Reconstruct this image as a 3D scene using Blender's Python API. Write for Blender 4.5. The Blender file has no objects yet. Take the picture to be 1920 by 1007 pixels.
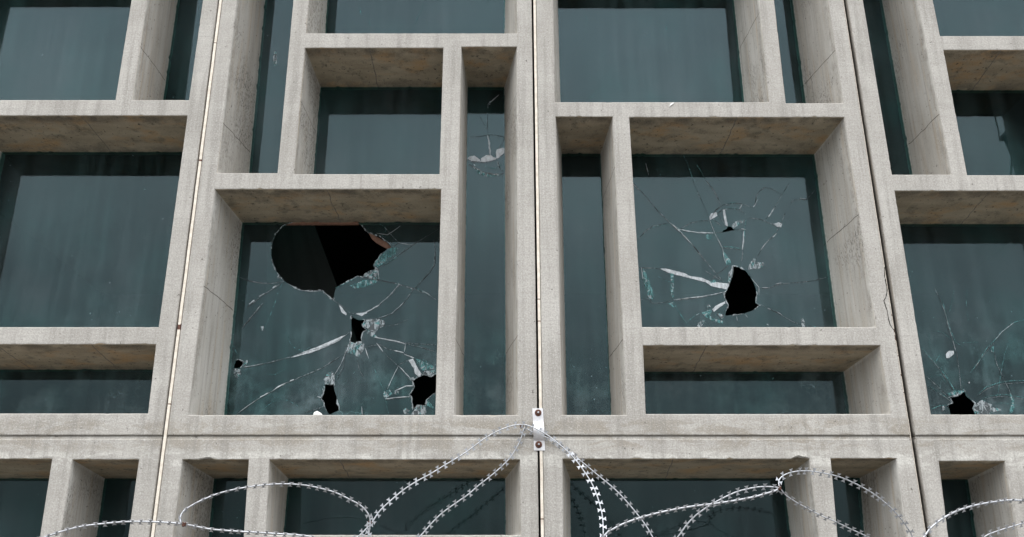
import bpy, bmesh, math, random
from mathutils import Vector, noise
from mathutils.geometry import delaunay_2d_cdt
random.seed(7)
C = bpy.context.scene
COL = C.collection
R = math.radians
# ---------------------------------------------------------------- camera
F_PX, PITCH, L, EYE = 1775.0, R(20.4), 4.06, 1.60
cam = bpy.data.cameras.new('camera'); camo = bpy.data.objects.new('camera', cam); COL.objects.link(camo)
camo.location = (0, -L, EYE); camo.rotation_euler = (R(90) + PITCH, 0, 0)
cam.sensor_width = 36; cam.lens = F_PX / 1920 * 36; cam.clip_start = .05; cam.clip_end = 2000
C.camera = camo
# ---------------------------------------------------------------- sky, sun, exposure
SUN_EL, SUN_AZ = R(58), R(-18)          # high, in front of the wall and a little to its left
w = bpy.data.worlds.new('World'); C.world = w; w.use_nodes = True
nt = w.node_tree; nt.nodes.clear()
def N(t, kind, **kw):
    n = t.nodes.new(kind)
    for k, v in kw.items():
        if k in n.inputs: n.inputs[k].default_value = v
        else: setattr(n, k, v)
    return n
sky = N(nt, 'ShaderNodeTexSky', sky_type='NISHITA', sun_disc=False, sun_elevation=SUN_EL, sun_rotation=R(180) + SUN_AZ, dust_density=3.0)
geo = N(nt, 'ShaderNodeTexCoord'); sep = N(nt, 'ShaderNodeSeparateXYZ'); nt.links.new(geo.outputs['Generated'], sep.inputs[0])
grad = N(nt, 'ShaderNodeValToRGB'); nt.links.new(sep.outputs['Z'], grad.inputs[0])
e = grad.color_ramp.elements
e[0].position = 0.0; e[0].color = (.12, .127, .130, 1); e[1].position = 1.0; e[1].color = (1, 1, 1, 1)
for p, c in ((.10, (.20, .212, .215)), (.15, (.28, .297, .302)), (.30, (.52, .555, .57)), (.42, (.84, .87, .885)), (.56, (.86, .91, .96))):
    x = e.new(p); x.color = (*c, 1)
cn = N(nt, 'ShaderNodeTexNoise', Scale=2.6, Detail=5.0, Roughness=.5); nt.links.new(geo.outputs['Generated'], cn.inputs['Vector'])
cm = N(nt, 'ShaderNodeMapRange'); cm.inputs['From Min'].default_value = .3; cm.inputs['From Max'].default_value = .7
cm.inputs['To Min'].default_value = 17.0; cm.inputs['To Max'].default_value = 28.0
nt.links.new(cn.outputs[0], cm.inputs['Value'])
sc = N(nt, 'ShaderNodeVectorMath', operation='SCALE'); nt.links.new(grad.outputs[0], sc.inputs[0]); nt.links.new(cm.outputs[0], sc.inputs['Scale'])
mx = N(nt, 'ShaderNodeMix', data_type='RGBA'); mx.inputs[0].default_value = .92
nt.links.new(sky.outputs[0], mx.inputs[6]); nt.links.new(sc.outputs[0], mx.inputs[7])
bg = N(nt, 'ShaderNodeBackground', Strength=.10); nt.links.new(mx.outputs[2], bg.inputs[0])
wo = N(nt, 'ShaderNodeOutputWorld'); nt.links.new(bg.outputs[0], wo.inputs[0])
sl = bpy.data.lights.new('sun', 'SUN'); sl.energy = .9; sl.angle = R(35); sl.color = (1, .95, .88)
so = bpy.data.objects.new('sun', sl); COL.objects.link(so)
d = Vector((math.sin(SUN_AZ) * math.cos(SUN_EL), -math.cos(SUN_AZ) * math.cos(SUN_EL), math.sin(SUN_EL)))
so.rotation_euler = d.to_track_quat('Z', 'Y').to_euler(); so.location = d * 30
C.view_settings.view_transform = 'Standard'; C.view_settings.look = 'None'
C.view_settings.exposure = .56; C.view_settings.gamma = 1.0
C.render.engine = 'CYCLES'
C.cycles.max_bounces = 8; C.cycles.transparent_max_bounces = 12

# ---------------------------------------------------------------- helpers
D = .335                                  # depth of the glass behind the wall face
def at(px, py, y=0.0):
    """the point of the plane at depth y that the photograph shows at (px, py)"""
    u, v = px - 960.0, 503.5 - py
    n = F_PX * math.cos(PITCH) - v * math.sin(PITCH)
    up = F_PX * math.sin(PITCH) + v * math.cos(PITCH)
    k = (y + L) / n
    return Vector((u * k, y, EYE + up * k))
def empty(name, loc, label=None, cat=None, group=None, parent=None):
    o = bpy.data.objects.new(name, None); COL.objects.link(o); o.location = loc; o.empty_display_size = .1
    tag(o, label, cat, group)
    if parent: o.parent = parent
    return o
def tag(o, label=None, cat=None, group=None, kind=None):
    for k, v in (('label', label), ('category', cat), ('group', group), ('kind', kind)):
        if v: o[k] = v
    return o
def link(name, bm, mats, parent=None, smooth=False, at_loc=None):
    me = bpy.data.meshes.new(name)
    if at_loc is not None: bmesh.ops.translate(bm, vec=-Vector(at_loc), verts=bm.verts)
    bm.to_mesh(me); bm.free()
    for m in (mats if isinstance(mats, (list, tuple)) else [mats]): me.materials.append(m)
    if smooth:
        for p in me.polygons: p.use_smooth = True
    o = bpy.data.objects.new(name, me); COL.objects.link(o)
    if at_loc is not None: o.location = at_loc
    if parent: o.parent = parent
    return o
def box(bm, x0, x1, y0, y1, z0, z1, mi=0):
    v = [bm.verts.new((x, y, z)) for z in (z0, z1) for y in (y0, y1) for x in (x0, x1)]
    for q in ((0,2,3,1), (4,5,7,6), (0,1,5,4), (2,6,7,3), (0,4,6,2), (1,3,7,5)):
        f = bm.faces.new([v[i] for i in q]); f.material_index = mi
def tube(bm, pts, r, seg=8, mi=0, cap=True):
    rings = []
    ref = None
    for i, p in enumerate(pts):
        t = (pts[min(i+1, len(pts)-1)] - pts[max(i-1, 0)]).normalized()
        if ref is None: ref = t.orthogonal().normalized()
        ref = (ref - t * ref.dot(t)).normalized(); b = t.cross(ref)
        rr = r[i] if isinstance(r, list) else r
        rings.append([bm.verts.new(p + (ref * math.cos(a) + b * math.sin(a)) * rr) for a in [2*math.pi*k/seg for k in range(seg)]])
    for a, b in zip(rings, rings[1:]):
        for k in range(seg):
            f = bm.faces.new((a[k], a[(k+1) % seg], b[(k+1) % seg], b[k])); f.material_index = mi; f.smooth = True
    if cap:
        bm.faces.new(rings[0][::-1]).material_index = mi; bm.faces.new(rings[-1]).material_index = mi
def inside(p, poly):
    c = False; x, z = p; j = len(poly) - 1
    for i in range(len(poly)):
        xi, zi = poly[i]; xj, zj = poly[j]
        if (zi > z) != (zj > z) and x < (xj - xi) * (z - zi) / (zj - zi) + xi: c = not c
        j = i
    return c
def cdt(outer, holes, extra=()):
    """triangles of the outline minus its holes; loops are lists of (x, z)"""
    vs, es = [], []
    for lp in [outer] + list(holes):
        b = len(vs); vs += [Vector(p) for p in lp]; es += [(b + i, b + (i+1) % len(lp)) for i in range(len(lp))]
    vs += [Vector(p) for p in extra]
    r = delaunay_2d_cdt(vs, es, [], 0, 1e-6)
    ov, tris = r[0], []
    for f in r[2]:
        c = sum((ov[i] for i in f), Vector((0, 0))) / len(f)
        if inside(c, outer) and not any(inside(c, h) for h in holes): tris.append(f)
    return ov, tris

# ---------------------------------------------------------------- materials
def mat(name):
    m = bpy.data.materials.new(name); m.use_nodes = True; t = m.node_tree
    b = t.nodes['Principled BSDF']; return m, t, b
def coords(t, scale=(1, 1, 1), rot=(0, 0, 0)):
    tc = N(t, 'ShaderNodeNewGeometry'); mp = N(t, 'ShaderNodeMapping')
    mp.inputs['Scale'].default_value = scale; mp.inputs['Rotation'].default_value = rot
    t.links.new(tc.outputs['Position'], mp.inputs['Vector']); return mp.outputs[0]
def nz(t, vec, scale, detail=4, rough=.55, lo=.35, hi=.65, a=0.0, b=1.0, dist=0.0):
    n = N(t, 'ShaderNodeTexNoise', Scale=scale, Detail=detail, Roughness=rough, Distortion=dist); t.links.new(vec, n.inputs['Vector'])
    r = N(t, 'ShaderNodeMapRange'); r.inputs['From Min'].default_value = lo; r.inputs['From Max'].default_value = hi
    r.inputs['To Min'].default_value = a; r.inputs['To Max'].default_value = b
    t.links.new(n.outputs[0], r.inputs['Value']); return r.outputs[0]
def mixc(t, fac, a, b, mode='MIX'):
    m = N(t, 'ShaderNodeMix', data_type='RGBA', blend_type=mode)
    for i, x in ((0, fac), (6, a), (7, b)):
        if isinstance(x, (int, float)): m.inputs[i].default_value = x
        elif isinstance(x, tuple): m.inputs[i].default_value = (*x, 1)
        else: t.links.new(x, m.inputs[i])
    return m.outputs[2]
def math_(t, op, a, b=None):
    m = N(t, 'ShaderNodeMath', operation=op, use_clamp=(op == 'MULTIPLY'))
    for i, x in ((0, a), (1, b)):
        if x is None: continue
        if isinstance(x, (int, float)): m.inputs[i].default_value = x
        else: t.links.new(x, m.inputs[i])
    return m.outputs[0]
def bump(t, b, h, strength, dist):
    n = N(t, 'ShaderNodeBump', Strength=strength, Distance=dist); t.links.new(h, n.inputs['Height']); t.links.new(n.outputs[0], b.inputs['Normal'])
def band(t, axis, lo0, lo1, hi0, hi1):
    g = N(t, 'ShaderNodeNewGeometry'); s = N(t, 'ShaderNodeSeparateXYZ'); t.links.new(g.outputs['Position'], s.inputs[0])
    def mr(a, b_, c, d_):
        r = N(t, 'ShaderNodeMapRange'); r.interpolation_type = 'SMOOTHSTEP'
        for k, v in (('From Min', a), ('From Max', b_), ('To Min', c), ('To Max', d_)): r.inputs[k].default_value = v
        t.links.new(s.outputs[axis], r.inputs['Value']); return r.outputs[0]
    return math_(t, 'MULTIPLY', mr(lo0, lo1, 0, 1), mr(hi0, hi1, 1, 0))
ZJ = at(960, 818).z                         # height of the horizontal joint

def concrete_face():
    m, t, b = mat('sanded_concrete')
    v = coords(t)
    col = mixc(t, nz(t, v, 3.0, 5), (.385, .362, .335), (.495, .470, .440))
    col = mixc(t, nz(t, coords(t, (1.0, 1, .35)), 9, 5, .6, .45, .75, 0, .55), col, (.33, .31, .285))
    # brushed brownish patches along the horizontal joint, pale bloom under it
    pm = math_(t, 'MULTIPLY', band(t, 2, ZJ - .09, ZJ - .03, ZJ + .05, ZJ + .10), nz(t, coords(t, (.35, 1, 1)), 13, 6, .7, .46, .56, 0, .8, .8))
    col = mixc(t, pm, col, (.275, .24, .195))
    bl = math_(t, 'MULTIPLY', band(t, 2, ZJ - .16, ZJ - .10, ZJ - .085, ZJ - .05), nz(t, coords(t, (.5, 1, 1)), 12, 6, .7, .47, .53, 0, .9, .5))
    col = mixc(t, bl, col, (.62, .60, .56))
    oi = N(t, 'ShaderNodeObjectInfo'); ov = N(t, 'ShaderNodeMapRange'); ov.inputs['To Max'].default_value = .16
    t.links.new(oi.outputs['Random'], ov.inputs['Value']); col = mixc(t, ov.outputs[0], col, (.30, .285, .26))
    col = mixc(t, nz(t, coords(t, (8, 1, .45)), 3.2, 5, .65, .48, .64, 0, .62), col, (.25, .235, .215))   # rain runs
    col = mixc(t, nz(t, v, 5.5, 6, .7, .50, .66, 0, .42), col, (.52, .50, .465))                     # pale worn areas
    col = mixc(t, nz(t, coords(t, (.12, 1, 2.2)), 45, 3, .6, .48, .70, 0, .30), col, (.25, .235, .215))  # trowel lines
    col = mixc(t, nz(t, v, 125, 3, .8, .40, .62, 0, .50), col, (.225, .208, .192))     # sand grains
    col = mixc(t, nz(t, v, 150, 2, .8, .54, .68, 0, .42), col, (.66, .64, .615))
    col = mixc(t, nz(t, v, 36, 3, .6, .67, .71, 0, .8), col, (.10, .09, .08))        # small dark knocks
    t.links.new(col, b.inputs['Base Color']); b.inputs['Roughness'].default_value = .93
    b.inputs['Specular IOR Level'].default_value = .2
    bump(t, b, mixc(t, .3, nz(t, v, 130, 3, .8, .2, .8), nz(t, v, 30, 4, .6, .2, .8)), .55, .003)
    return m
def concrete_reveal():
    m, t, b = mat('cast_concrete_reveal')
    v = coords(t)
    col = mixc(t, nz(t, coords(t, (3, 3, .55)), 5, 5), (.37, .345, .31), (.475, .455, .425))
    col = mixc(t, nz(t, coords(t, (3, 7, .35)), 5, 4, .6, .52, .70, 0, .55), col, (.40, .31, .215))   # warm run-down stains
    col = mixc(t, nz(t, coords(t, (6, 10, .25)), 6, 5, .6, .52, .72, 0, .6), col, (.20, .185, .165))  # dark drips
    mould = math_(t, 'MULTIPLY', nz(t, coords(t, (1, 6, 2.6), (R(38), 0, 0)), 22, 5, .7, .50, .60, 0, 1), nz(t, v, 2.2, 3, .5, .50, .62, 0, .95))
    col = mixc(t, mould, col, (.13, .12, .108))
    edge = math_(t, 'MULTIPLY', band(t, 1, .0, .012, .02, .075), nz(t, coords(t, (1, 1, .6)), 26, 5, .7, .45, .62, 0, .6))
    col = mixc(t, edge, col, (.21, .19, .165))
    col = mixc(t, nz(t, v, 62, 2, .6, .68, .71, 0, .85), col, (.09, .08, .07))      # blow holes
    col = mixc(t, nz(t, v, 180, 2, .6, .4, .7, 0, .22), col, (.62, .60, .57))
    t.links.new(col, b.inputs['Base Color']); b.inputs['Roughness'].default_value = .9
    b.inputs['Specular IOR Level'].default_value = .2
    bump(t, b, mixc(t, .5, nz(t, v, 62, 2, .6, .68, .73, 1, 0), nz(t, v, 24, 5, .6, .2, .8)), .6, .004)
    return m
def concrete_soffit():
    m, t, b = mat('stained_concrete_soffit')
    v = coords(t)
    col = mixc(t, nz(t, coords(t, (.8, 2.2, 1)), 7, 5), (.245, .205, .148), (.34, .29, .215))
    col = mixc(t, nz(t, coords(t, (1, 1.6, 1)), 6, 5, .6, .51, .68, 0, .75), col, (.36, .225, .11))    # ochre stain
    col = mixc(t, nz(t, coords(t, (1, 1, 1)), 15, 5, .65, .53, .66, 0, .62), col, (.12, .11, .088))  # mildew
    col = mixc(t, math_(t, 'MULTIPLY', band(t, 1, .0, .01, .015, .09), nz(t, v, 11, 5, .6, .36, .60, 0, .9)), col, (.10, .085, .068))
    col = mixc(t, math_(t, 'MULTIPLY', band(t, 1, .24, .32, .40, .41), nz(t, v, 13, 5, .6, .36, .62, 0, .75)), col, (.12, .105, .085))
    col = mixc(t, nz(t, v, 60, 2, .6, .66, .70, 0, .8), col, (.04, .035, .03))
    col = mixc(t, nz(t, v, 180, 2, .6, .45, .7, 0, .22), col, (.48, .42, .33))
    t.links.new(col, b.inputs['Base Color']); b.inputs['Roughness'].default_value = .9
    b.inputs['Specular IOR Level'].default_value = .15
    bump(t, b, nz(t, v, 40, 5, .6, .2, .8), .5, .004)
    return m
def simple(name, c, rough=.6, metal=0.0, vary=0.0, scale=60, c2=None, bmp=0.0):
    m, t, b = mat(name); b.inputs['Roughness'].default_value = rough; b.inputs['Metallic'].default_value = metal
    if vary:
        v = coords(t)
        col = mixc(t, nz(t, v, scale, 4, .6, .4, .62, 0, vary), c, c2 or tuple(x * .5 for x in c)); t.links.new(col, b.inputs['Base Color'])
        if bmp: bump(t, b, nz(t, v, scale, 4, .6, .2, .8), bmp, .002)
    else: b.inputs['Base Color'].default_value = (*c, 1)
    return m
def glass_mat():
    m, t, b = mat('tinted_window_glass'); t.nodes.remove(b)
    out = t.nodes['Material Output']
    g = N(t, 'ShaderNodeNewGeometry')
    ior = N(t, 'ShaderNodeMapRange'); ior.inputs['To Min'].default_value = 1.45; ior.inputs['To Max'].default_value = 1/1.45
    t.links.new(g.outputs['Backfacing'], ior.inputs['Value'])
    wav = nz(t, coords(t), 1.7, 2, .4, .2, .8)
    bp = N(t, 'ShaderNodeBump', Strength=.10, Distance=.01); t.links.new(wav, bp.inputs['Height'])
    fr = N(t, 'ShaderNodeFresnel'); t.links.new(ior.outputs[0], fr.inputs['IOR']); t.links.new(bp.outputs[0], fr.inputs['Normal'])
    tr = N(t, 'ShaderNodeBsdfTransparent', Color=(.40, .58, .56, 1))
    gl = N(t, 'ShaderNodeBsdfGlossy', Roughness=.012); gl.inputs['Color'].default_value = (.62, .76, .83, 1)
    t.links.new(bp.outputs[0], gl.inputs['Normal'])
    a = N(t, 'ShaderNodeMixShader'); t.links.new(fr.outputs[0], a.inputs[0]); t.links.new(tr.outputs[0], a.inputs[1]); t.links.new(gl.outputs[0], a.inputs[2])
    # film of dirt: thin all over, vertical rain streaks, teal blotches, specks
    v = coords(t)
    st = nz(t, coords(t, (9, 1, .5)), 2.2, 5, .6, .40, .66, 0.0, .05)
    low = math_(t, 'ADD', band(t, 2, ZJ - .02, ZJ, ZJ + .12, ZJ + .85), .12)
    bl = math_(t, 'ADD', math_(t, 'MULTIPLY', nz(t, v, 7, 6, .75, .48, .74, 0, .22), low), math_(t, 'MULTIPLY', nz(t, coords(t, (7, 1, .9)), 2.0, 6, .7, .54, .76, 0, .17), low))
    hn = N(t, 'ShaderNodeTexNoise', Scale=4.5, Detail=4.0, Roughness=.6); t.links.new(v, hn.inputs['Vector'])
    hair = N(t, 'ShaderNodeMapRange'); hair.inputs['From Max'].default_value = .007
    hair.inputs['To Min'].default_value = .28; hair.inputs['To Max'].default_value = 0
    t.links.new(math_(t, 'ABSOLUTE', math_(t, 'SUBTRACT', hn.outputs[0], .5)), hair.inputs['Value'])
    hr = math_(t, 'MULTIPLY', math_(t, 'MULTIPLY', hair.outputs[0], nz(t, v, 3.3, 2, .5, .52, .62, 0, 1)), low)
    sp = math_(t, 'MULTIPLY', nz(t, v, 70, 2, .6, .73, .76, 0, .5), nz(t, v, 5, 2, .5, .45, .60, 0, 1))
    oi = N(t, 'ShaderNodeObjectInfo'); ob = N(t, 'ShaderNodeMapRange'); ob.inputs['To Max'].default_value = .03; t.links.new(oi.outputs['Random'], ob.inputs['Value'])
    hz_ = nz(t, v, 1.6, 5, .65, .42, .66, 0, .045)
    s1 = math_(t, 'ADD', math_(t, 'ADD', math_(t, 'ADD', math_(t, 'ADD', st, hz_), bl), hr), math_(t, 'ADD', sp, ob.outputs[0]))
    df = N(t, 'ShaderNodeBsdfDiffuse'); t.links.new(mixc(t, nz(t, v, 3, 3), (.15, .315, .325), (.28, .345, .375)), df.inputs[0])
    c = N(t, 'ShaderNodeMixShader'); t.links.new(s1, c.inputs[0]); t.links.new(a.outputs[0], c.inputs[1]); t.links.new(df.outputs[0], c.inputs[2])
    t.links.new(c.outputs[0], out.inputs[0])
    return m
M_FACE, M_REV, M_SOF = concrete_face(), concrete_reveal(), concrete_soffit()
M_SEAM = simple('seam_dirt_and_joint_shade', (.095, .085, .075), .95, 0, .8, 90, (.18, .165, .145))  # form seams; also the painted shade deep in the panel joints
M_MORTAR = simple('pale_mortar_bead', (.56, .54, .50), .95, 0, .8, 60, (.30, .28, .25), .8)
M_CRACK = simple('open_crack', (.02, .018, .016), 1)
M_GLASS = glass_mat()
M_DARK = simple('glass_crack_shadow', (.045, .055, .06), .25)
def shard_mat(name, c, lo, hi, tint):
    m, t, b = mat(name); out = t.nodes['Material Output']
    b.inputs['Base Color'].default_value = (*c, 1); b.inputs['Roughness'].default_value = .18
    v = coords(t, (1, 1, 1)); bump(t, b, nz(t, coords(t, (3, 1, 1), (0, R(35), 0)), 45, 4, .6, .2, .8), .9, .004)
    tr = N(t, 'ShaderNodeBsdfTransparent', Color=(*tint, 1)); mm = N(t, 'ShaderNodeMixShader')
    t.links.new(nz(t, coords(t, (2.5, 1, 1), (0, R(35), 0)), 38, 4, .65, .40, .60, lo, hi), mm.inputs[0])
    t.links.new(tr.outputs[0], mm.inputs[1]); t.links.new(b.outputs[0], mm.inputs[2]); t.links.new(mm.outputs[0], out.inputs[0])
    return m
M_FROST = shard_mat('fractured_glass_white', (.43, .48, .51), .10, .70, (.80, .86, .87))
M_SOLID = shard_mat('fractured_glass_dense', (.50, .53, .56), .65, 1.0, (.80, .86, .87))
M_TEAL = shard_mat('fractured_glass_teal', (.13, .33, .34), .12, .65, (.70, .86, .85))
M_CREAM = simple('cream_joint_strip', (.72, .655, .57), .7, 0, .6, 35, (.50, .42, .34))
M_RUST = simple('rust', (.075, .032, .024), .85, 0, .5, 160, (.19, .075, .04), .5)
M_GALV = simple('galvanised_steel', (.50, .51, .545), .42, .6, .7, 150, (.27, .275, .29))
M_PLATE = simple('brushed_steel_plate', (.68, .67, .695), .42, .4, .6, 30, (.46, .44, .45))
M_BLACK = simple('room_shade_black', (.012, .013, .012), .95)  # near-black colour stands in for the shade of the unlit room
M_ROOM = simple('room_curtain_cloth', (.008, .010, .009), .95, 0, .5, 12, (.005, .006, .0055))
M_WOOD = simple('torn_brown_lining', (.22, .12, .085), .8, 0, .6, 70, (.16, .08, .05))
M_WHITE = simple('white_scrap', (.85, .85, .83), .6)
M_PLAIN = simple('precast_plain_concrete', (.40, .385, .36), .9, 0, .5, 20)

# ---------------------------------------------------------------- the wall panels
# an opening: F = front corners TL TR BR BL in photograph pixels (on the wall face);
# bl / br = ((x,y),(x,y)) back edge of the left / right reveal, bt = back edge of the soffit (on the glass plane)
def O(F, bl=None, br=None, bt=None, seams=(), chips=(), pane='window_pane', broken=None):
    return dict(F=F, bl=bl, br=br, bt=bt, seams=seams, chips=chips, broken=broken)
UP1 = [O([(-98,-130),(267,-130),(216,187),(-180,187)], seams=[('T',100)]),
       O([(300,-165),(403,-165),(354,187),(248,187)], bl=((333,0),(306,187)), seams=[('L',92)]),
       O([(-85,217),(351,217),(297,613),(-177,613)], bl=((3,285),(-66,613)), bt=285, seams=[('T',152)]),
       O([(-195,217),(-130,217),(-225,613),(-290,613)], bt=285),
       O([(-185,646),(292,646),(277,775),(-215,775)], bt=693, seams=[('T',171),('T',-8)])]
UP2 = [O([(463,-165),(565,-165),(520,324),(407,324)], bl=((497,0),(467,323)), seams=[('L',238)], broken='p'),
       O([(594,-165),(967,-165),(970,62),(574,62)], bl=((614,0),(610,62)), br=((946.7,0),(946,62)), broken='q'),
       O([(572,90),(831,90),(824,326),(551,326)], bl=((601,163),(588,326)), bt=163, seams=[('T',693),('L',191)]),
       O([(865,88),(969,88),(971,778),(851.6,778)], bl=((877,163),(868.7,778)), br=((945.7,163),(948.3,778)), bt=163,
         seams=[('L',190),('R',184),('L',650),('R',645)], broken='N'),
       O([(403,355),(827,355),(816,778),(353,778)], bl=((454,417),(420,778)), bt=417, seams=[('T',612),('L',545)], broken='A')]
UP3 = [O([(1035,-128),(1410,-128),(1442,191),(1040.4,191)], bl=((1046,0),(1051,190)), br=((1376,0),(1395.5,191)), seams=[('R',27)], broken='r'),
       O([(1433,-165),(1528,-165),(1581.5,193),(1473.6,193)], br=((1486,0),(1511,193)), seams=[('R',99)]),
       O([(1042,219),(1148.7,219),(1175,778),(1054,778)], bl=((1053,288),(1063,778)), br=((1126,288),(1146,778)), bt=288,
         seams=[('R',322),('R',648)]),
       O([(1180,220),(1583,220),(1642.6,613),(1204,613)], br=((1527,289),(1569.5,612)), bt=289, seams=[('T',1382),('R',410)], broken='B'),
       O([(1206,648),(1650.6,648),(1669,776),(1211,776)], br=((1582,697),(1592.5,776)), bt=697, seams=[('T',1325)])]
UP4 = [O([(1591,-165),(1688,-165),(1784,327),(1673,327)], br=((1654,0),(1711,327)), seams=[('R',223)]),
       O([(1717,-165),(2080,-165),(2125,67),(1763,67)]),
       O([(1770,94),(2000,94),(2060,328),(1814,328)], bt=169, seams=[('T',1877)]),
       O([(2045,94),(2120,94),(2190,328),(2110,328)], bt=169),
       O([(1678,358),(2225,358),(2320,777),(1746,777)], bt=420, seams=[('T',1857)], broken='C')]
LO1 = [O([(-190,861),(97,861),(-51,1800),(-450,1800)], bt=897),
       O([(136,862),(260,862),(130,1800),(-13,1800)], bl=((196,897),(181,1007)), bt=897)]
LO2 = [O([(342,862),(466,862),(405,1800),(220,1800)], bl=((401,897),(391,1007)), bt=897, chips=[('T',388,.022)]),
       O([(505,862),(975,862),(977,1003),(498,1003)], bl=((540.6,897),(531.6,1003)), br=((947.5,897),(948,1003)), bt=897, seams=[('T',638)]),
       O([(495,1040),(979,1040),(995,1800),(430,1800)], bt=1062)]
LO3 = [O([(1055,861),(1518,861),(1633,1800),(1063,1800)], bl=((1069,897),(1070.5,1007)), br=((1470,897),(1482,1007)), bt=897, seams=[('T',1262)], chips=[('T',1500,.030)]),
       O([(1558,860),(1681,860),(1802,1800),(1641,1800)], br=((1612.5,896),(1621,1007)), bt=896)]
LO4 = [O([(1761,865),(1884,865),(2055,1800),(1878,1800)], br=((1815,899),(1831,1007)), bt=899),
       O([(1925,865),(2300,865),(2560,1800),(2110,1800)], bt=899)]

J = [None, ((412.6,0),(284,1007)), ((1001,0),(1015.5,1007)), ((1585,0),(1741.7,1007))]
GAP = .0115
def jx(i):
    """x of joint i at z=0 and z=5.3 (joints 0 and 4 stand one panel width out)"""
    if i in J_OUT: b = jx(J_OUT[i][0]); return (b[0] + J_OUT[i][1], b[1] + J_OUT[i][1])
    a, b = at(*J[i][0]), at(*J[i][1])
    f = lambda z: b.x + (a.x - b.x) * (z - b.z) / (a.z - b.z)
    return (f(0), f(5.3))
J_OUT = {0: (1, -1.60), -1: (1, -3.2), 4: (3, 1.60), 5: (3, 3.2)}
def jxz(i, z): a, b = jx(i); return a + (b - a) * z / 5.3
ZU0, ZU1 = at(960, 816).z, 5.30
ZL0, ZL1 = .12, at(960, 822.5).z

def lerp(a, b, t): return a + (b - a) * t
def line_x(l, y):
    (x0, y0), (x1, y1) = l; return x0 + (x1 - x0) * (y - y0) / (y1 - y0)
def geometry(o, dx=0.0):
    Fw = [at(*p) for p in o['F']]
    fl = lambda z: lerp(Fw[3], Fw[0], (z - Fw[3].z) / (Fw[0].z - Fw[3].z)).x
    fr = lambda z: lerp(Fw[2], Fw[1], (z - Fw[2].z) / (Fw[1].z - Fw[2].z)).x
    zt = at(960, o['bt'], D).z if o['bt'] else Fw[0].z - .028
    zb = Fw[2].z + .012
    def edge(l, f, s):
        if not l: return lambda z: f(z) + s * .018
        a, b = at(*l[0], D), at(*l[1], D)
        return lambda z: b.x + (a.x - b.x) * (z - b.z) / (a.z - b.z)
    el, er = edge(o['bl'], fl, 1), edge(o['br'], fr, -1)
    Bw = [Vector((el(zt), D, zt)), Vector((er(zt), D, zt)), Vector((er(zb), D, zb)), Vector((el(zb), D, zb))]
    s = Vector((dx, 0, 0))
    return [p + s for p in Fw], [p + s for p in Bw]
def loop_params(o, Fw, step):
    """side index, t along side, seam flag for every vertex of the loop"""
    out = []
    for s in range(4):
        a, b = Fw[s], Fw[(s+1) % 4]; ln = (b - a).length
        ts = [(i / max(2, int(ln / step)), 0) for i in range(max(2, int(ln / step)))]
        for k, v in o['seams']:
            if k == 'T' and s == 0: t = (at(v, o['F'][0][1]).x - at(*o['F'][0]).x) / ln
            elif k == 'R' and s == 1: t = (v - o['F'][1][1]) / (o['F'][2][1] - o['F'][1][1])
            elif k == 'L' and s == 3: t = (o['F'][3][1] - v) / (o['F'][3][1] - o['F'][0][1])
            else: continue
            if not .04 < t < .96: continue
            h = .0022 / ln
            ts = [q for q in ts if abs(q[0] - t) > 3 * h] + [(t - h, 1), (t + h, 2)]
        ts.sort(); out += [(s, t, f) for t, f in ts]
    return out
def smooth_noise(v, s): return noise.noise(v * s)
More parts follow.
